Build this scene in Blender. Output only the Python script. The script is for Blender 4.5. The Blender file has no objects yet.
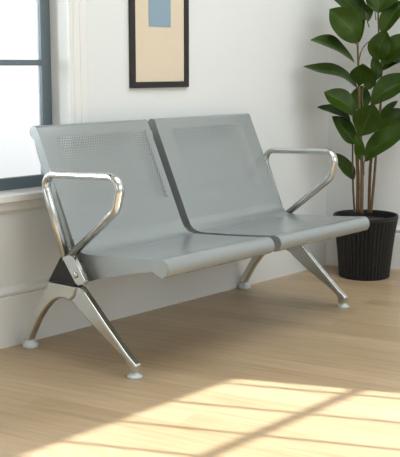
import bpy, bmesh, math, random
from mathutils import Vector, Matrix
random.seed(4)
S = bpy.context.scene
COL = S.collection

# ---------------------------------------------------------------- camera
F_PX = 980.0
pitch = math.atan(163.5 / F_PX)
yaw = math.radians(42.2)
cam_data = bpy.data.cameras.new('camera')
cam = bpy.data.objects.new('camera', cam_data)
COL.objects.link(cam)
cam.location = (0, 0, 1.0)
cam.rotation_euler = (math.pi / 2 - pitch, 0, yaw - math.pi / 2)
cam_data.sensor_fit = 'VERTICAL'
cam_data.sensor_height = 36.0
cam_data.lens = F_PX * 36.0 / 457.0
cam_data.clip_start = 0.05
S.camera = cam

# ---------------------------------------------------------------- world, sun, window light, exposure
S.view_settings.view_transform = 'Standard'
S.view_settings.look = 'None'
S.view_settings.gamma = 1.0
S.view_settings.exposure = -0.05
W = bpy.data.worlds.new('sky'); S.world = W; W.use_nodes = True
nt = W.node_tree; nt.nodes.clear()
out = nt.nodes.new('ShaderNodeOutputWorld'); bg = nt.nodes.new('ShaderNodeBackground')
tc = nt.nodes.new('ShaderNodeTexCoord'); sx = nt.nodes.new('ShaderNodeSeparateXYZ')
rp = nt.nodes.new('ShaderNodeValToRGB')
nt.links.new(tc.outputs['Generated'], sx.inputs[0])
mp = nt.nodes.new('ShaderNodeMapRange'); mp.inputs['From Min'].default_value = -0.25; mp.inputs['From Max'].default_value = 0.1
nt.links.new(sx.outputs['Z'], mp.inputs['Value']); nt.links.new(mp.outputs[0], rp.inputs[0])
rp.color_ramp.elements[0].color = (0.50, 0.51, 0.52, 1); rp.color_ramp.elements[0].position = 0.1
rp.color_ramp.elements[1].color = (1, 1, 1, 1); rp.color_ramp.elements[1].position = 0.6
nt.links.new(rp.outputs[0], bg.inputs['Color']); bg.inputs['Strength'].default_value = 1.25
nt.links.new(bg.outputs[0], out.inputs['Surface'])

def area(name, loc, rot, sx_, sy_, power, col):
    d = bpy.data.lights.new(name, 'AREA'); d.shape = 'RECTANGLE'; d.size = sx_; d.size_y = sy_
    d.energy = power; d.color = col
    o = bpy.data.objects.new(name, d); COL.objects.link(o); o.location = loc; o.rotation_euler = rot
    return o
SUN_EL = math.radians(30)
sd = bpy.data.lights.new('sun', 'SUN'); sd.energy = 16; sd.angle = math.radians(0.35); sd.color = (1.0, 0.99, 0.98)
sun = bpy.data.objects.new('sun', sd); COL.objects.link(sun)
hd = Vector((-0.5, 1.0, 0)).normalized() * math.cos(SUN_EL) + Vector((0, 0, -math.sin(SUN_EL)))
sun.rotation_euler = hd.to_track_quat('-Z', 'Y').to_euler()
# daylight through the front window (pointing into the room), then added fill lamps
area('front_window_daylight', (3.4, -1.10, 1.75), (math.radians(72), 0, math.radians(8)), 3.2, 1.3, 27, (0.87, 0.94, 1.0))
area('ceiling_fill', (2.8, 1.2, 2.62), (0, 0, 0), 2.2, 1.6, 42, (0.92, 0.965, 1.0))  # added overhead fill, deepens shade under the bench; the ceiling has no opening
area('left_fill', (-1.7, 1.0, 1.5), (math.radians(90), 0, math.radians(-90)), 2.6, 1.5, 11, (0.93, 0.98, 1.0))  # added left-side fill for the bench sides and the right wall
o_ = area('reveal_fill', (0.4, 4.4, 1.7), (0, 0, 0), 1.0, 1.8, 190, (0.93, 0.97, 1.0))  # added lamp outdoors, out of view, to brighten the window reveal
o_.rotation_euler = (Vector((2.376, 2.86, 1.0)) - o_.location).to_track_quat('-Z', 'Y').to_euler()

# ---------------------------------------------------------------- materials
def mat(name, base, rough=0.5, metal=0.0, spec=0.5, noise=0.0, nscale=20, bump=0.0, bscale=200, coat=0.0):
    m = bpy.data.materials.new(name); m.use_nodes = True
    t = m.node_tree; b = t.nodes['Principled BSDF']
    b.inputs['Base Color'].default_value = (*base, 1); b.inputs['Roughness'].default_value = rough
    b.inputs['Metallic'].default_value = metal; b.inputs['Specular IOR Level'].default_value = spec
    b.inputs['Coat Weight'].default_value = coat
    c = t.nodes.new('ShaderNodeTexCoord')
    if noise:
        n = t.nodes.new('ShaderNodeTexNoise'); n.inputs['Scale'].default_value = nscale; n.inputs['Detail'].default_value = 4
        t.links.new(c.outputs['Object'], n.inputs['Vector'])
        r = t.nodes.new('ShaderNodeMix'); r.data_type = 'RGBA'
        r.inputs['A'].default_value = (*[x * (1 - noise) for x in base], 1)
        r.inputs['B'].default_value = (*[min(1, x * (1 + noise)) for x in base], 1)
        t.links.new(n.outputs['Fac'], r.inputs['Factor']); t.links.new(r.outputs['Result'], b.inputs['Base Color'])
    if bump:
        n = t.nodes.new('ShaderNodeTexNoise'); n.inputs['Scale'].default_value = bscale
        t.links.new(c.outputs['Object'], n.inputs['Vector'])
        bp = t.nodes.new('ShaderNodeBump'); bp.inputs['Strength'].default_value = bump; bp.inputs['Distance'].default_value = 0.002
        t.links.new(n.outputs['Fac'], bp.inputs['Height']); t.links.new(bp.outputs[0], b.inputs['Normal'])
    return m

M = {}
M['wall'] = mat('wall_paint', (0.735, 0.755, 0.745), 0.7, noise=0.012, nscale=3, bump=0.1, bscale=90)
M['trim'] = mat('trim_paint', (0.76, 0.765, 0.745), 0.45)
M['sill'] = mat('sill_paint', (0.82, 0.82, 0.81), 0.35)
M['ceiling'] = mat('ceiling_paint', (0.82, 0.82, 0.80), 0.8)
M['frame'] = mat('window_frame_paint', (0.125, 0.165, 0.19), 0.4)
M['seat'] = mat('silver_powder_coat', (0.35, 0.385, 0.39), 0.24, metal=0.45, noise=0.02, nscale=300)
M['chrome'] = mat('polished_chrome', (0.64, 0.66, 0.65), 0.22, metal=1.0)
M['cast'] = mat('cast_aluminium', (0.66, 0.66, 0.62), 0.3, metal=1.0, noise=0.05, nscale=25)
M['black'] = mat('black_plastic', (0.012, 0.012, 0.013), 0.5)
M['pad'] = mat('pale_foot_plastic', (0.62, 0.66, 0.68), 0.4)
M['pframe'] = mat('black_wood_frame', (0.012, 0.010, 0.009), 0.35)
M['mat'] = mat('cream_paper', (0.70, 0.60, 0.46), 0.8, noise=0.03, nscale=120)
M['blue'] = mat('blue_grey_paper', (0.25, 0.35, 0.43), 0.8, noise=0.05, nscale=90)
M['pot'] = mat('black_pot', (0.006, 0.006, 0.0065), 0.5, noise=0.2, nscale=30)
M['rim'] = mat('pot_inner_clay', (0.045, 0.022, 0.016), 0.7)
M['soil'] = mat('potting_soil', (0.03, 0.018, 0.012), 0.95, noise=0.5, nscale=80, bump=1.0, bscale=60)
M['stem'] = mat('brown_stem', (0.13, 0.075, 0.026), 0.6, noise=0.45, nscale=40)
M['petiole'] = mat('petiole', (0.10, 0.085, 0.03), 0.5, noise=0.3, nscale=30)

def leaf_mat():
    m = bpy.data.materials.new('glossy_leaf'); m.use_nodes = True
    t = m.node_tree; b = t.nodes['Principled BSDF']
    uv = t.nodes.new('ShaderNodeUVMap'); s = t.nodes.new('ShaderNodeSeparateXYZ'); t.links.new(uv.outputs[0], s.inputs[0])
    # side veins: wave along length slanting with distance from midrib
    ab = t.nodes.new('ShaderNodeMath'); ab.operation = 'ABSOLUTE'
    sb = t.nodes.new('ShaderNodeMath'); sb.operation = 'SUBTRACT'; sb.inputs[1].default_value = 0.5
    t.links.new(s.outputs['X'], sb.inputs[0]); t.links.new(sb.outputs[0], ab.inputs[0])
    ml = t.nodes.new('ShaderNodeMath'); ml.operation = 'MULTIPLY_ADD'; ml.inputs[1].default_value = -0.5
    t.links.new(ab.outputs[0], ml.inputs[0]); t.links.new(s.outputs['Y'], ml.inputs[2])
    fr = t.nodes.new('ShaderNodeMath'); fr.operation = 'MULTIPLY'; fr.inputs[1].default_value = 75
    t.links.new(ml.outputs[0], fr.inputs[0])
    sn = t.nodes.new('ShaderNodeMath'); sn.operation = 'SINE'; t.links.new(fr.outputs[0], sn.inputs[0])
    mr = t.nodes.new('ShaderNodeMapRange'); mr.inputs['From Min'].default_value = 0.0; mr.inputs['From Max'].default_value = 0.02
    t.links.new(ab.outputs[0], mr.inputs['Value'])
    n = t.nodes.new('ShaderNodeTexNoise'); n.inputs['Scale'].default_value = 9
    c = t.nodes.new('ShaderNodeTexCoord'); t.links.new(c.outputs['Object'], n.inputs['Vector'])
    mx = t.nodes.new('ShaderNodeMix'); mx.data_type = 'RGBA'
    mx.inputs['A'].default_value = (0.008, 0.024, 0.002, 1); mx.inputs['B'].default_value = (0.045, 0.088, 0.005, 1)
    t.links.new(n.outputs['Fac'], mx.inputs['Factor'])
    m2 = t.nodes.new('ShaderNodeMix'); m2.data_type = 'RGBA'; m2.inputs['A'].default_value = (0.06, 0.11, 0.02, 1)
    t.links.new(mr.outputs[0], m2.inputs['Factor']); t.links.new(mx.outputs['Result'], m2.inputs['B'])
    t.links.new(m2.outputs['Result'], b.inputs['Base Color'])
    bp = t.nodes.new('ShaderNodeBump'); bp.inputs['Strength'].default_value = 0.10; bp.inputs['Distance'].default_value = 0.002
    t.links.new(sn.outputs[0], bp.inputs['Height']); t.links.new(bp.outputs[0], b.inputs['Normal'])
    b.inputs['Roughness'].default_value = 0.34; b.inputs['Specular IOR Level'].default_value = 0.2
    return m
M['leaf'] = leaf_mat()

def perf_mat():
    """powder coat with staggered round punched holes inside a rectangular field (UV in metres)"""
    m = mat('perforated_powder_coat', (0.33, 0.36, 0.362), 0.30, metal=0.45)
    t = m.node_tree; b = t.nodes['Principled BSDF']; o = [n for n in t.nodes if n.type == 'OUTPUT_MATERIAL'][0]
    uv = t.nodes.new('ShaderNodeUVMap'); s = t.nodes.new('ShaderNodeSeparateXYZ'); t.links.new(uv.outputs[0], s.inputs[0])
    def mt(op, a, bb=None, c=None):
        n = t.nodes.new('ShaderNodeMath'); n.operation = op
        for i, v in enumerate((a, bb, c)):
            if v is None: continue
            if isinstance(v, (int, float)): n.inputs[i].default_value = v
            else: t.links.new(v, n.inputs[i])
        return n.outputs[0]
    P = 0.0115; Q = 0.0095
    row = mt('FLOOR', mt('DIVIDE', s.outputs['Y'], Q))
    off = mt('MULTIPLY', mt('MODULO', row, 2.0), 0.5)
    u = mt('SUBTRACT', mt('FRACT', mt('ADD', mt('DIVIDE', s.outputs['X'], P), off)), 0.5)
    v = mt('SUBTRACT', mt('FRACT', mt('DIVIDE', s.outputs['Y'], Q)), 0.5)
    d = mt('SQRT', mt('ADD', mt('POWER', mt('MULTIPLY', u, P), 2.0), mt('POWER', mt('MULTIPLY', v, Q), 2.0)))
    topb = mt('MAXIMUM', mt('SUBTRACT', 1.0, mt('DIVIDE', mt('SUBTRACT', s.outputs['Y'], 0.12), 0.10)), 0.0)
    rgt = mt('MULTIPLY', mt('MAXIMUM', mt('SUBTRACT', s.outputs['X'], 0.44), 0.0), 14.0)
    rad = mt('MULTIPLY_ADD', mt('MINIMUM', mt('MAXIMUM', topb, rgt), 1.0), 0.0020, 0.0013)
    hole = mt('LESS_THAN', d, rad)
    f = hole
    for ax, lo, hi in (('X', 0.075, 0.525), ('Y', 0.115, 0.39)):
        f = mt('MULTIPLY', f, mt('GREATER_THAN', s.outputs[ax], lo)); f = mt('MULTIPLY', f, mt('LESS_THAN', s.outputs[ax], hi))
    tr = t.nodes.new('ShaderNodeBsdfTransparent'); mx = t.nodes.new('ShaderNodeMixShader')
    t.links.new(f, mx.inputs[0]); t.links.new(b.outputs[0], mx.inputs[1]); t.links.new(tr.outputs[0], mx.inputs[2])
    t.links.new(mx.outputs[0], o.inputs['Surface'])
    return m
M['perf'] = perf_mat()

def glass_mat():
    m = bpy.data.materials.new('window_glass'); m.use_nodes = True; t = m.node_tree; t.nodes.clear()
    o = t.nodes.new('ShaderNodeOutputMaterial'); tr = t.nodes.new('ShaderNodeBsdfTransparent'); g = t.nodes.new('ShaderNodeBsdfGlossy')
    g.inputs['Roughness'].default_value = 0.02; fr = t.nodes.new('ShaderNodeFresnel'); fr.inputs[0].default_value = 1.3
    tr.inputs[0].default_value = (0.97, 0.98, 0.98, 1)
    mx = t.nodes.new('ShaderNodeMixShader'); t.links.new(fr.outputs[0], mx.inputs[0]); t.links.new(tr.outputs[0], mx.inputs[1]); t.links.new(g.outputs[0], mx.inputs[2])
    t.links.new(mx.outputs[0], o.inputs[0]); return m
M['glass'] = glass_mat()

def floor_mat():
    m = bpy.data.materials.new('light_oak_planks'); m.use_nodes = True
    t = m.node_tree; b = t.nodes['Principled BSDF']
    c = t.nodes.new('ShaderNodeTexCoord'); mp = t.nodes.new('ShaderNodeMapping'); mp.inputs['Rotation'].default_value = (0, 0, math.radians(90 - 14))
    t.links.new(c.outputs['Object'], mp.inputs[0])
    br = t.nodes.new('ShaderNodeTexBrick'); br.offset = 0.37
    br.inputs['Scale'].default_value = 1; br.inputs['Brick Width'].default_value = 1.3; br.inputs['Row Height'].default_value = 0.10
    br.inputs['Mortar Size'].default_value = 0.0007; br.inputs['Mortar Smooth'].default_value = 1.0; br.inputs['Bias'].default_value = 0
    br.inputs['Color1'].default_value = (0.41, 0.30, 0.18, 1); br.inputs['Color2'].default_value = (0.49, 0.37, 0.235, 1)
    br.inputs['Mortar'].default_value = (0.33, 0.23, 0.13, 1)
    t.links.new(mp.outputs[0], br.inputs['Vector'])
    m2 = t.nodes.new('ShaderNodeMapping'); m2.inputs['Scale'].default_value = (2.2, 34, 1); t.links.new(mp.outputs[0], m2.inputs[0])
    n = t.nodes.new('ShaderNodeTexNoise'); n.inputs['Scale'].default_value = 1.6; n.inputs['Detail'].default_value = 6; n.inputs['Distortion'].default_value = 0.6
    t.links.new(m2.outputs[0], n.inputs['Vector'])
    r = t.nodes.new('ShaderNodeValToRGB'); r.color_ramp.elements[0].position = 0.3; r.color_ramp.elements[1].position = 0.68
    r.color_ramp.elements[0].color = (0.80, 0.76, 0.70, 1); r.color_ramp.elements[1].color = (1.06, 1.06, 1.06, 1)
    t.links.new(n.outputs['Fac'], r.inputs[0])
    mx = t.nodes.new('ShaderNodeMix'); mx.data_type = 'RGBA'; mx.blend_type = 'MULTIPLY'; mx.inputs['Factor'].default_value = 0.75
    t.links.new(br.outputs['Color'], mx.inputs['A']); t.links.new(r.outputs[0], mx.inputs['B'])
    t.links.new(mx.outputs['Result'], b.inputs['Base Color'])
    b.inputs['Roughness'].default_value = 0.36; b.inputs['Specular IOR Level'].default_value = 0.4
    bp = t.nodes.new('ShaderNodeBump'); bp.inputs['Strength'].default_value = 0.08; bp.inputs['Distance'].default_value = 0.002
    t.links.new(n.outputs['Fac'], bp.inputs['Height']); t.links.new(bp.outputs[0], b.inputs['Normal'])
    return m
M['floor'] = floor_mat()

# ---------------------------------------------------------------- helpers
def link(name, bm, m, parent=None, smooth=False, bevel=0.0, seg=2, kind=None, label=None, recalc=True):
    if recalc: bmesh.ops.recalc_face_normals(bm, faces=bm.faces[:])
    me = bpy.data.meshes.new(name); bm.to_mesh(me); bm.free()
    o = bpy.data.objects.new(name, me); COL.objects.link(o)
    for mm in (m if isinstance(m, (list, tuple)) else [m]): me.materials.append(mm)
    if smooth:
        for p in me.polygons: p.use_smooth = True
    if bevel:
        md = o.modifiers.new('bevel', 'BEVEL'); md.width = bevel; md.segments = seg; md.limit_method = 'ANGLE'; md.angle_limit = math.radians(40)
        for p in me.polygons: p.use_smooth = True
        md.harden_normals = True
    if parent:
        o.parent = parent
        o.matrix_parent_inverse = Matrix.Translation(-parent.location)
    if kind: o['kind'] = kind
    if label: o['label'] = label
    return o
def thing(name, loc, label, cat, group=None):
    o = bpy.data.objects.new(name, None); COL.objects.link(o); o.location = loc; o.empty_display_size = 0.05
    o['label'] = label; o['category'] = cat
    if group: o['group'] = group
    return o
def box(bm, a, b, M4=None):
    vs = [bm.verts.new((x, y, z)) for x in (a[0], b[0]) for y in (a[1], b[1]) for z in (a[2], b[2])]
    for f in ((0, 1, 3, 2), (4, 6, 7, 5), (0, 4, 5, 1), (2, 3, 7, 6), (0, 2, 6, 4), (1, 5, 7, 3)): bm.faces.new([vs[i] for i in f])
    if M4: bmesh.ops.transform(bm, matrix=M4, verts=vs)
    return vs
def prism_x(bm, pts, x0, x1):
    """outline of (y,z) extruded from x0 to x1"""
    A = [bm.verts.new((x0, y, z)) for y, z in pts]; B = [bm.verts.new((x1, y, z)) for y, z in pts]
    bm.faces.new(A); bm.faces.new(B[::-1]); n = len(pts)
    for i in range(n): bm.faces.new((A[i], B[i], B[(i + 1) % n], A[(i + 1) % n]))
def fillet(pts, rad, seg=8):
    """round the inner corners of an open polyline; rad list per inner corner"""
    res = [Vector(pts[0])]
    for i in range(1, len(pts) - 1):
        P = Vector(pts[i]); a = (Vector(pts[i - 1]) - P); b = (Vector(pts[i + 1]) - P)
        r = rad[i - 1]; ang = a.angle(b); d = r / math.tan(ang / 2)
        d = min(d, a.length * 0.49, b.length * 0.49); a.normalize(); b.normalize()
        r = d * math.tan(ang / 2)
        ctr = P + (a + b).normalized() * (r / math.sin(ang / 2))
        s = P + a * d - ctr; e = P + b * d - ctr
        tot = s.angle(e)
        for k in range(seg + 1):
            t = k / seg
            v = (s * math.sin((1 - t) * tot) + e * math.sin(t * tot)) / math.sin(tot)
            res.append(ctr + v)
    res.append(Vector(pts[-1]))
    return res
def sweep(bm, path, ra, rb, side, seg=12, closed=False, taper=None):
    """oval tube: ra along 'side', rb across in the path plane"""
    rings = []; n = len(path)
    for i, p in enumerate(path):
        p = Vector(p)
        if closed: t = Vector(path[(i + 1) % n]) - Vector(path[i - 1])
        else: t = Vector(path[min(i + 1, n - 1)]) - Vector(path[max(i - 1, 0)])
        t.normalize(); s = Vector(side); s = (s - t * s.dot(t)).normalized(); u = t.cross(s)
        k = taper[i] if taper else 1.0
        rings.append([bm.verts.new(p + s * math.cos(a) * ra * k + u * math.sin(a) * rb * k) for a in [2 * math.pi * j / seg for j in range(seg)]])
    for i in range(n if closed else n - 1):
        A = rings[i]; B = rings[(i + 1) % n]
        for j in range(seg): bm.faces.new((A[j], A[(j + 1) % seg], B[(j + 1) % seg], B[j]))
    if not closed: bm.faces.new(rings[0][::-1]); bm.faces.new(rings[-1])
def lathe(bm, prof, ctr, seg=24):
    rings = [[bm.verts.new((ctr[0] + r * math.cos(2 * math.pi * j / seg), ctr[1] + r * math.sin(2 * math.pi * j / seg), ctr[2] + z)) for j in range(seg)] for r, z in prof]
    for A, B in zip(rings, rings[1:]):
        for j in range(seg): bm.faces.new((A[j], A[(j + 1) % seg], B[(j + 1) % seg], B[j]))
    bm.faces.new(rings[0][::-1]); bm.faces.new(rings[-1])

# ---------------------------------------------------------------- room
CX, CY = 4.045, 2.812          # corner of the back and right walls
XL, YF, ZC = -1.9, -1.2, 2.70
RD = Vector((0.155, -0.335, 0)).normalized()       # the right wall runs off at an angle
k = (YF - CY) / RD.y; RX = CX + RD.x * k           # where it meets the front wall
WT = 0.17
# back wall, with an opening for window_1
WX0, WX1, WZ0, WZ1 = 0.55, 2.376, 0.545, 2.25
bm = bmesh.new()
for a, b in (((XL, 0), (WX0, ZC)), ((WX1, 0), (CX + 0.1, ZC)), ((WX0, 0), (WX1, WZ0)), ((WX0, WZ1), (WX1, ZC))):
    box(bm, (a[0], CY, a[1]), (b[0], CY + WT, b[1]))
link('wall_back', bm, M['wall'], kind='structure')
RM = Matrix.Translation((CX, CY, 0)) @ Matrix.Rotation(math.atan2(RD.y, RD.x), 4, 'Z')
L_R = k
bm = bmesh.new(); box(bm, (-0.08, 0, 0), (L_R + 0.1, 0.12, ZC), RM); link('wall_right', bm, M['wall'], kind='structure')
bm = bmesh.new()
LY0, LY1, LZ0, LZ1 = -0.7, 1.7, 0.6, 2.3  # unseen opening, added so bright sky reflects in chrome and lights the flanges
for a, b in (((YF - .05, 0), (LY0, ZC)), ((LY1, 0), (CY + WT, ZC)), ((LY0, 0), (LY1, LZ0)), ((LY0, LZ1), (LY1, ZC))):
    box(bm, (XL - 0.1, a[0], a[1]), (XL, b[0], b[1]))
link('wall_left', bm, M['wall'], kind='structure')
# front wall behind the camera, with the long window that lets the sun in
FX0, FX1, FZ0, FZ1 = 1.2, 3.935, 0.75, 2.072
bm = bmesh.new()
for a, b in (((XL, 0), (FX0, ZC)), ((FX1, 0), (RX + 0.1, ZC)), ((FX0, 0), (FX1, FZ0)), ((FX0, FZ1), (FX1, ZC))):
    box(bm, (a[0], YF - 0.05, a[1]), (b[0], YF, b[1]))
link('wall_front', bm, M['wall'], kind='structure')
bm = bmesh.new(); box(bm, (XL - 0.1, YF - 0.05, -0.08), (RX + 0.3, CY + WT, 0)); link('floor', bm, M['floor'], kind='structure')
bm = bmesh.new(); box(bm, (XL - 0.1, YF - 0.05, ZC), (RX + 0.3, CY + WT, ZC + 0.08)); link('ceiling', bm, M['ceiling'], kind='structure')

# baseboards (with a moulded cap)
BP = [(0, 0), (-0.016, 0), (-0.016, 0.178), (-0.013, 0.184), (-0.019, 0.190), (-0.021, 0.198), (-0.017, 0.206), (-0.006, 0.214), (0, 0.216)]
bm = bmesh.new(); prism_x(bm, [(CY + y, z) for y, z in BP], XL, CX + 0.005); link('baseboard_back', bm, M['trim'], kind='structure')
bm = bmesh.new(); prism_x(bm, BP, 0, L_R); bmesh.ops.transform(bm, matrix=RM, verts=bm.verts[:]); link('baseboard_right', bm, M['trim'], kind='structure')

# window in the back wall
bm = bmesh.new()
FY0, FY1 = 2.905, 2.930
fw = 0.052
box(bm, (WX1 - fw + 0.008, FY0, WZ0), (WX1, FY1, WZ1)); box(bm, (WX0, FY0, WZ0), (WX0 + fw, FY1, WZ1))
box(bm, (WX0, FY0, WZ0), (WX1, FY1, WZ0 + 0.048)); box(bm, (WX0, FY0, WZ1 - fw), (WX1, FY1, WZ1))
win = link('window_1', bm, M['frame'], kind='structure', bevel=0.002)
bm = bmesh.new(); box(bm, (WX0 + fw, FY0 + 0.004, 0.998), (WX1 - fw + .01, FY1 - 0.003, 1.019)); link('glazing_bar', bm, M['frame'], win, bevel=0.003)
bm = bmesh.new(); box(bm, (1.42, FY0 + 0.004, WZ0 + .04), (1.445, FY1 - 0.003, WZ1 - .04)); link('glazing_bar', bm, M['frame'], win, bevel=0.003)
bm = bmesh.new(); box(bm, (WX0 + fw - .004, 2.918, WZ0 + .044), (WX1 - fw + .012, 2.921, WZ1 - fw + .004)); link('window_pane', bm, M['glass'], win)
# sill, apron and side casing
bm = bmesh.new(); box(bm, (WX0 - 0.06, CY - 0.035, WZ0 - 0.022), (WX1 + 0.095, CY + 0.002, WZ0 + 0.004)); box(bm, (WX0, CY, WZ0 - 0.022), (WX1, FY0 + 0.01, WZ0 + 0.004))
link('trim_1', bm, M['sill'], kind='structure', bevel=0.005)
bm = bmesh.new(); prism_x(bm, [(CY + .001, WZ0 - .02), (CY - 0.018, WZ0 - .02), (CY - 0.016, WZ0 - 0.05), (CY - 0.010, WZ0 - 0.058), (CY + .001, WZ0 - 0.062)], WX0 - 0.04, WX1 + 0.08)
link('trim_2', bm, M['trim'], kind='structure')
bm = bmesh.new()
prof = [(0, 0), (0, -.012), (.016, -.012), (.018, -.009), (.021, -.0105), (.024, -.0125), (.045, -.0135), (.048, -.012), (.051, -.012), (.054, -.014), (.082, -.0145), (.088, -.010), (.094, -.004), (.094, 0)]
A = [bm.verts.new((WX1 + x, CY + y, WZ0)) for x, y in prof]; B = [bm.verts.new((WX1 + x, CY + y, WZ1 + .09)) for x, y in prof]
bm.faces.new(A); bm.faces.new(B[::-1])
for i in range(len(prof)): bm.faces.new((A[i], B[i], B[(i + 1) % len(prof)], A[(i + 1) % len(prof)]))
link('trim_3', bm, M['trim'], kind='structure')

# front window frame: transom and upright bars whose shadows cross the sunlit floor
bm = bmesh.new(); yb0, yb1 = YF - 0.030, YF - 0.020
box(bm, (FX0, yb0, FZ0), (FX1, yb1, FZ0 + .02)); box(bm, (FX0, yb0, FZ0), (FX0 + .03, yb1, FZ1))
win2 = link('window_2', bm, M['frame'], kind='structure')
bm = bmesh.new(); box(bm, (FX0, yb0, 1.815), (FX1, yb1, 1.838)); link('transom', bm, M['frame'], win2)
for xb in (3.865, 3.635, 3.41, 3.205, 3.06, 2.92, 2.71, 2.5, 2.29, 2.08, 1.87, 1.66, 1.45):
    bm = bmesh.new(); box(bm, (xb - .006, yb0, FZ0), (xb + .006, yb1, FZ1)); link('glazing_bar', bm, M['frame'], win2)
bm = bmesh.new(); box(bm, (FX0 + .002, YF - .027, FZ0 + .002), (FX1 - .002, YF - .024, FZ1 - .002)); link('window_pane', bm, M['glass'], win2)

# ---------------------------------------------------------------- waiting bench
XA, XB = 2.118, 3.357        # end frames
bench = thing('waiting_bench', (2.118, 2.50, 0), 'two-seat silver metal waiting bench with perforated backs and chrome arms, standing on the oak floor', 'bench')
TH = 0.0016
def arc(c, r, a0, a1, n):
    return [(c[0] + r * math.cos(math.radians(a0 + (a1 - a0) * i / n)), c[1] + r * math.sin(math.radians(a0 + (a1 - a0) * i / n))) for i in range(n + 1)]
roll_b = arc((2.724, 0.770), 0.021, -75, 155, 14)
back_line = [(2.705 - 0.470 * t * 0.365, 0.779 - t * 0.365) for t in [i / 14 for i in range(1, 15)]]
BACK = roll_b + back_line                                   # ends about (2.534,.414)
SEAT = [BACK[-1], (2.522, 0.394), (2.508, 0.380), (2.489, 0.372), (2.465, 0.369)] + [(2.465 - 0.335 * t, 0.369 + 0.024 * t ** 1.3) for t in [i / 8 for i in range(1, 9)]] + arc((2.118, 0.366), 0.0295, 75, 300, 12)
def sheet(name, prof, x0, x1, m, parent, corner=0.0, label=None):
    bm = bmesh.new(); uvl = bm.loops.layers.uv.new('UVMap')
    s = [0]
    for a, b in zip(prof, prof[1:]): s.append(s[-1] + math.hypot(b[0] - a[0], b[1] - a[1]))
    NX = 16; grid = []
    for i, (y, z) in enumerate(prof):
        row = []
        ins = 0
        for j in range(NX + 1):
            row.append(bm.verts.new((x0 + (x1 - x0) * j / NX, y, z)))
        grid.append(row)
    for i in range(len(prof) - 1):
        for j in range(NX):
            f = bm.faces.new((grid[i][j], grid[i][j + 1], grid[i + 1][j + 1], grid[i + 1][j]))
            for lp, (ii, jj) in zip(f.loops, ((i, j), (i, j + 1), (i + 1, j + 1), (i + 1, j))):
                lp[uvl].uv = ((x1 - x0) * jj / NX, s[ii])
    o = link(name, bm, m, parent, smooth=True, label=label, recalc=False)
    md = o.modifiers.new('solid', 'SOLIDIFY'); md.thickness = 0.0012; md.offset = 0
    es = o.modifiers.new('split', 'EDGE_SPLIT'); es.split_angle = math.radians(50)
    return o
def inset(prof, d):
    res = []
    for i, p in enumerate(prof):
        a = prof[max(i - 1, 0)]; b = prof[min(i + 1, len(prof) - 1)]
        ty, tz = b[0] - a[0], b[1] - a[1]; l = math.hypot(ty, tz); res.append((p[0] + tz / l * d * -1, p[1] + ty / l * d))
    return res
for (x0, x1) in ((XA + .03, 2.702), (2.742, XB - .012)):
    b = sheet('backrest', BACK, x0, x1, M['perf'], bench)
    st = sheet('seat', SEAT, x0, x1, M['seat'], bench)
    for xs in (x0, x1 - .003):
        bm = bmesh.new()     # flange folded back along the side of the backrest, rolled head at the top
        head = arc((2.724, 0.770), 0.022, 155, -60, 12)
        outl = [(2.534, 0.414)] + [back_line[0]] + head + [(2.722, 0.742), (2.708, 0.695), (2.650, 0.565), (2.590, 0.43), (2.570, 0.385), (2.53, 0.375)]
        prism_x(bm, outl, xs, xs + .003); link('side_flange', bm, M['seat'], b)
        bm = bmesh.new()
        outl = [(2.534, 0.414)] + SEAT[1:13] + [(2.120, 0.395), (2.100, 0.389), (2.0895, 0.370), (2.096, 0.348), (2.114, 0.337), (2.133, 0.341), (2.160, 0.352), (2.25, 0.332), (2.40, 0.295), (2.470, 0.272), (2.492, 0.276), (2.506, 0.31), (2.548, 0.40)]
        prism_x(bm, outl, xs, xs + .003); link('side_flange', bm, M['seat'], st)

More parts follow.
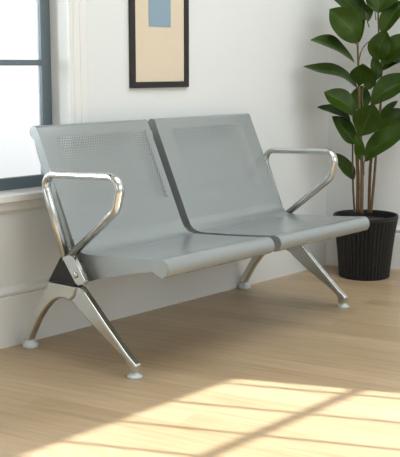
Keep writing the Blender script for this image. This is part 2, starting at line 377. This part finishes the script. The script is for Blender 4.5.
for X, xi in ((XA, 1), (XB, -1)):
    # armrest loop: one bent oval tube
    pts = [(X, 2.528, 0.335), (X, 2.638, 0.622), (X, 2.345, 0.652), (X, 2.190, 0.650), (X, 2.522, 0.352)]
    pts = [(X, 2.532, 0.338), (X, 2.652, 0.618), (X, 2.215, 0.655), (X, 2.285, 0.530), (X, 2.528, 0.352)]
    pts = [(X, 2.530, 0.345), (X, 2.650, 0.632), (X, 2.258, 0.648), (X, 2.286, 0.540), (X, 2.520, 0.356)]
    path = fillet(pts, [0.045, 0.055, 0.06], 10)
    bm = bmesh.new(); sweep(bm, path, 0.018, 0.0130, (1, 0, 0), 14)
    link('armrest', bm, M['chrome'], bench, smooth=True)
    # legs: cast inverted V
    rear = [(2.612, .262), (2.679, .168), (2.733, .082), (2.758, .048), (2.762, .026), (2.726, .026), (2.718, .046), (2.708, .062), (2.676, .113), (2.640, .157), (2.606, .187), (2.582, .202), (2.558, .211), (2.532, .214), (2.508, .209), (2.480, .230), (2.470, .264)]
    front = [(2.470, .264), (2.480, .230), (2.508, .209), (2.484, .203), (2.464, .187), (2.377, .131), (2.276, .074), (2.236, .046), (2.230, .016), (2.198, .016), (2.194, .046), (2.232, .072), (2.330, .156), (2.440, .256), (2.456, .266)]
    for outl, nm in ((rear, 'rear'), (front, 'front')):
        bm = bmesh.new(); prism_x(bm, outl, X - .015, X + .015)
        lg = link('leg', bm, M['cast'] if nm == 'rear' else M['chrome'], bench, bevel=.008, seg=4)
        bm = bmesh.new()
        if nm == 'rear': lathe(bm, [(.0275, 0), (.0285, .009), (.025, .017), (.016, .024), (.012, .034)], (X, 2.738, 0)); link('foot_pad', bm, M['pad'], lg, smooth=True, label='round pale plastic glide')
        else: lathe(bm, [(.025, 0), (.025, .005), (.021, .008), (.013, .010), (.011, .022)], (X, 2.212, 0)); link('foot_pad', bm, M['pad'], lg, smooth=True, label='flat round glide under the front leg')
    # black connector block, bracket and bolts
    bm = bmesh.new(); prism_x(bm, [(2.546, .357), (2.614, .262), (2.466, .264), (2.505, .33)], X - .0155, X + .0155); link('connector_block', bm, M['black'], bench, bevel=.002, label='black triangular connector')
    bm = bmesh.new(); prism_x(bm, [(2.536, .356), (2.500, .372), (2.482, .366), (2.424, .292), (2.428, .278), (2.458, .270), (2.472, .276)], X - .018 if xi > 0 else X - .002, X + .002 if xi > 0 else X + .018)
    br = link('arm_bracket', bm, M['chrome'], bench, bevel=.003)
    bm = bmesh.new(); lathe(bm, [(.010, 0), (.010, .004), (.006, .007)], (0, 0, 0), 14)
    bmesh.ops.transform(bm, matrix=Matrix.Translation((X - xi * .018, 2.467, .305)) @ Matrix.Rotation(-xi * math.pi / 2, 4, 'Y'), verts=bm.verts[:]); link('bolt', bm, M['chrome'], br, smooth=True)
bm = bmesh.new(); box(bm, (XA + .012, 2.485, .292), (XB - .012, 2.530, .336)); link('beam', bm, M['cast'], bench, bevel=.004)
for xs in (XA + .12, 2.60, 2.87, XB - .12):
    bm = bmesh.new(); prism_x(bm, [(2.485, .33), (2.530, .33), (2.535, .374), (2.515, .375), (2.49, .366), (2.45, .364)], xs - .02, xs + .02); link('seat_bracket', bm, M['cast'], bench)

bench.rotation_euler = (0, 0, math.radians(1.3))

# ---------------------------------------------------------------- picture
pic = thing('framed_picture', (2.842, CY, 1.28), 'black-framed cream print with a blue-grey rectangle, hanging on the white back wall', 'picture')
X0, X1, Z0, Z1 = 2.688, 3.018, 0.910, 1.60; t_ = .024; y0 = CY - .014
bm = bmesh.new()
for a, b in (((X0, Z0), (X1, Z0 + t_)), ((X0, Z1 - t_), (X1, Z1)), ((X0, Z0 + t_), (X0 + t_, Z1 - t_)), ((X1 - t_, Z0 + t_), (X1, Z1 - t_))):
    box(bm, (a[0], y0, a[1]), (b[0], CY - .001, b[1]))
link('frame', bm, M['pframe'], pic)
bm = bmesh.new(); box(bm, (X0 + .02, CY - .008, Z0 + .02), (X1 - .02, CY - .002, Z1 - .02)); link('mat_board', bm, M['mat'], pic, label='cream backing paper')
bm = bmesh.new(); box(bm, (2.790, CY - .0095, 1.150), (2.915, CY - .0075, 1.385)); link('print', bm, M['blue'], pic, label='blue-grey upright rectangle')

# ---------------------------------------------------------------- pot plant
PX, PY = 3.944, 2.512
plant = thing('potted_plant', (PX, PY, 0), 'tall green plant with broad glossy leaves in a ribbed black pot, in the corner', 'plant')
bm = bmesh.new(); NR = 176; prof = [(.112, 0), (.118, .004), (.1185, .02), (.128, .12), (.139, .22), (.149, .279)]
rings = []
for r, z in prof:
    ring = []
    for j in range(NR):
        a = 2 * math.pi * j / NR; d = (0.0026 if (j % 4) in (0, 1) else -0.0026) if 0.003 < z else 0
        ring.append(bm.verts.new((PX + (r + d) * math.cos(a), PY + (r + d) * math.sin(a), z)))
    rings.append(ring)
for r, z in ((.153, .283), (.154, .297), (.151, .301), (.146, .301), (.144, .292), (.137, .23)):
    rings.append([bm.verts.new((PX + r * math.cos(2 * math.pi * j / NR), PY + r * math.sin(2 * math.pi * j / NR), z)) for j in range(NR)])
for A, B in zip(rings, rings[1:]):
    for j in range(NR): bm.faces.new((A[j], A[(j + 1) % NR], B[(j + 1) % NR], B[j]))
bm.faces.new(rings[0][::-1]); link('pot', bm, M['pot'], plant)
bm = bmesh.new(); lathe(bm, [(.10, .235), (.139, .25), (.134, .270), (.06, .276), (.01, .278)], (PX, PY, 0), 40); link('soil', bm, M['soil'], plant, smooth=True)

C0 = Vector((0, 0, 1.0))
FWD = Vector((math.cos(yaw) * math.cos(pitch), math.sin(yaw) * math.cos(pitch), -math.sin(pitch)))
RT = Vector((math.sin(yaw), -math.cos(yaw), 0)); UPV = RT.cross(FWD)
FH = Vector((math.cos(yaw), math.sin(yaw), 0))      # away from the bench, horizontally
D0 = (Vector((PX, PY, .7)) - C0).dot(FH)
def plant_pt(u, w, d=0.0):
    """traced height and offset across the plant, with its own depth d (m away from the viewer side)"""
    v = FWD * F_PX + RT * (u - 200) + UPV * (228.5 - w)
    return C0 + v * ((D0 + d) / v.dot(FH))
def stem(name, pts, r0, r1, m):
    P = [plant_pt(*p) for p in pts]
    # Catmull-Rom
    path = []
    for i in range(len(P) - 1):
        a = P[max(i - 1, 0)]; b = P[i]; c = P[i + 1]; d = P[min(i + 2, len(P) - 1)]
        for k_ in range(6):
            t = k_ / 6
            path.append(0.5 * ((2 * b) + (c - a) * t + (2 * a - 5 * b + 4 * c - d) * t * t + (3 * b - a - 3 * c + d) * t ** 3))
    path.append(P[-1]); n = len(path)
    bm = bmesh.new(); sweep(bm, path, 1, 1, RT, 8, taper=[r0 + (r1 - r0) * i / (n - 1) + (0.0006 if i % 5 == 0 else 0) for i in range(n)])
    return link(name, bm, m, plant, smooth=True)
stem('stem', [(357.5, 214, .0), (358, 180, .0), (357, 150, .0), (359, 118, 0), (359, 95, 0), (358.5, 70, .0), (357.5, 42, .0)], .0092, .0045, M['stem'])
stem('stem', [(361.5, 214, -.03), (362, 180, -.03), (361.5, 150, -.02), (360, 128, -.01)], .0095, .006, M['stem'])
stem('stem', [(354.5, 213, .03), (353, 185, .04), (352.5, 160, .03), (353, 135, .02)], .0050, .0036, M['stem'])
stem('stem', [(369, 213, .04), (369.5, 185, .04), (371, 160, .03), (376, 130, .03), (380, 112, .03), (381, 85, .03), (381.5, 60, .03), (379, 35, .03), (378, 10, .03)], .0078, .0038, M['stem'])
stem('stem', [(371, 213, .0), (374, 180, .01), (376, 155, .02), (378, 140, .03)], .0070, .005, M['stem'])

def leaf(bu, bw, bd, tu, tw, td, wpx, lean=0.5, roll=0.0, bow=0.10, cup=0.34, peak=0.45, droop=0.0):
    """bu,bw,bd base; tu,tw,td tip; wpx width; lean 0 = blade faces the room, 1 = blade faces up"""
    B = plant_pt(bu, bw, bd); T = plant_pt(tu, tw, td); ax = T - B; L = ax.length; ax.normalize()
    nrm = (-FH * (1 - lean) + Vector((0, 0, 1)) * lean); nrm = (nrm - ax * nrm.dot(ax)).normalized()
    side = ax.cross(nrm).normalized()
    if roll:
        q = Matrix.Rotation(roll, 3, ax); nrm = q @ nrm; side = q @ side
    hw = 1.1 * wpx * (D0 / F_PX) / 2 / max(0.35, math.sqrt(max(0, 1 - side.dot(FH) ** 2)))
    bend = Vector((0, 0, 1)); bend = (bend - ax * bend.dot(ax)); bend = bend.normalized() if bend.length > .2 else nrm
    NL, NW = 18, 8
    bm = bmesh.new(); uvl = bm.loops.layers.uv.new('UVMap'); G = []
    for i in range(NL + 1):
        t = i / NL
        e = math.log(0.5) / math.log(peak); s_ = t ** e
        w = hw * max(0.012, math.sin(math.pi * s_) ** 0.72 * (1 - 0.10 * t))
        if t > .9: w *= 1 - (t - .9) * 3
        c = B + ax * L * t + bend * (math.sin(math.pi * t ** 0.85) * bow * L) - Vector((0, 0, 1)) * droop * L * t * t
        c += nrm * 0.004 * math.sin(7 * t + bu)
        row = []
        for j in range(NW + 1):
            v = j / NW * 2 - 1
            row.append(bm.verts.new(c + side * w * v + nrm * (abs(v) ** 1.3 * w * cup + 0.05 * w * math.sin(9 * t + 2 * v + bw))))
        G.append(row)
    for i in range(NL):
        for j in range(NW):
            f = bm.faces.new((G[i][j], G[i][j + 1], G[i + 1][j + 1], G[i + 1][j]))
            for lp, (ii, jj) in zip(f.loops, ((i, j), (i, j + 1), (i + 1, j + 1), (i + 1, j))): lp[uvl].uv = (jj / NW, ii / NL)
    o = link('leaf', bm, M['leaf'], plant, smooth=True, recalc=False)
    md = o.modifiers.new('solid', 'SOLIDIFY'); md.thickness = 0.0012; md.offset = 0
    sb = o.modifiers.new('sub', 'SUBSURF'); sb.levels = 1; sb.render_levels = 1
    return o
LEAVES = [
    # base u,w,d      tip u,w,d      width lean roll bow
    (357.5, 43, 0, 329.5, 9, -.05, 30, .25, 0, .07, .3, .52),
    (354.5, 63, -.01, 310, 40, -.03, 13, .65, 0, .09, .3, .56),
    (357.5, 88, -.01, 303, 66.5, -.02, 11.5, .70, 0, .07, .3, .45),
    (359, 86, -.02, 363, 63, -.10, 23, .35, 0, .0, .4, .66),
    (367, 20, .02, 328, -6, .03, 21, .45, 0, .08),
    (379, 13, .02, 377, -26, .0, 26, .2, 0, .0),
    (381, 33, .01, 412, 0, -.02, 16, .5, 0, .08),
    (376, 60, .0, 386, 30, -.04, 21, .25, -.3, .0),
    (381, 65, -.02, 418, 36, -.06, 20, .4, 0, .08, .4, .5),
    (371, 106, -.02, 416, 76, -.08, 20, .45, 0, .08, .4, .5),
    (382, 70, .02, 409, 58, .05, 7, .6, 0, .05),
    (357, 118, -.02, 324, 92, -.06, 20, .40, 0, .08, .3, .58),
    (351, 122, .0, 317, 107, .0, 10, .7, 0, .06),
    (354.5, 144, -.01, 332, 116, -.02, 17, .45, 0, .03),
    (360, 136, -.05, 374, 104, -.11, 29, .25, 0, .0, .4, .58),
    (365, 162, -.04, 416, 124, -.08, 17, .55, 0, .08),
    (378, 130, .02, 412, 112, .03, 17, .5, 0, .06),
    (379, 118, .03, 398, 101, .06, 7, .5, 0, .02),
    (353.5, 180, .03, 332, 153, .05, 13, .45, 0, .06),
    (361, 160, -.03, 355, 134, -.05, 11, .3, .3, .0),
    (368, 22, .03, 370, -8, .05, 8, .3, .4, .0),
    (377, 80, .01, 374, 55, .03, 12, .3, .2, .0),
    (367, 90, .02, 377, 66, .0, 11, .3, -.5, .0),
    (357, 45, .03, 352, -20, .08, 18, .3, 0, .0),
    (381, 60, .05, 432, 74, .05, 18, .6, 0, .12),
    (378, 10, .02, 410, -25, .0, 22, .4, 0, .05),
    (378, 8, .03, 350, -35, .02, 22, .4, 0, .05),
    (359, 112, .04, 362, 86, .13, 20, .5, 0, .05),
]
for lf in LEAVES: leaf(*lf)
# leaf stalks
for pts in ([(358, 66, 0), (361, 52, 0), (366, 44, .0), (372, 40, .0)], [(369, 27, .03), (367, 20, .02), (365, 12, .02)],
            [(355, 212, .03), (354, 195, .03), (353.3, 178, .03)], [(358.5, 92, 0), (356, 84, 0), (354, 76, -.01)], [(376, 20, .03), (375, 12, .03)],
            [(363, 108, 0), (362, 95, .0), (364, 84, .0)], [(364, 175, -.02), (364, 163, -.04), (367, 155, -.04)]):
    stem('petiole', pts, .0028, .0020, M['petiole'])
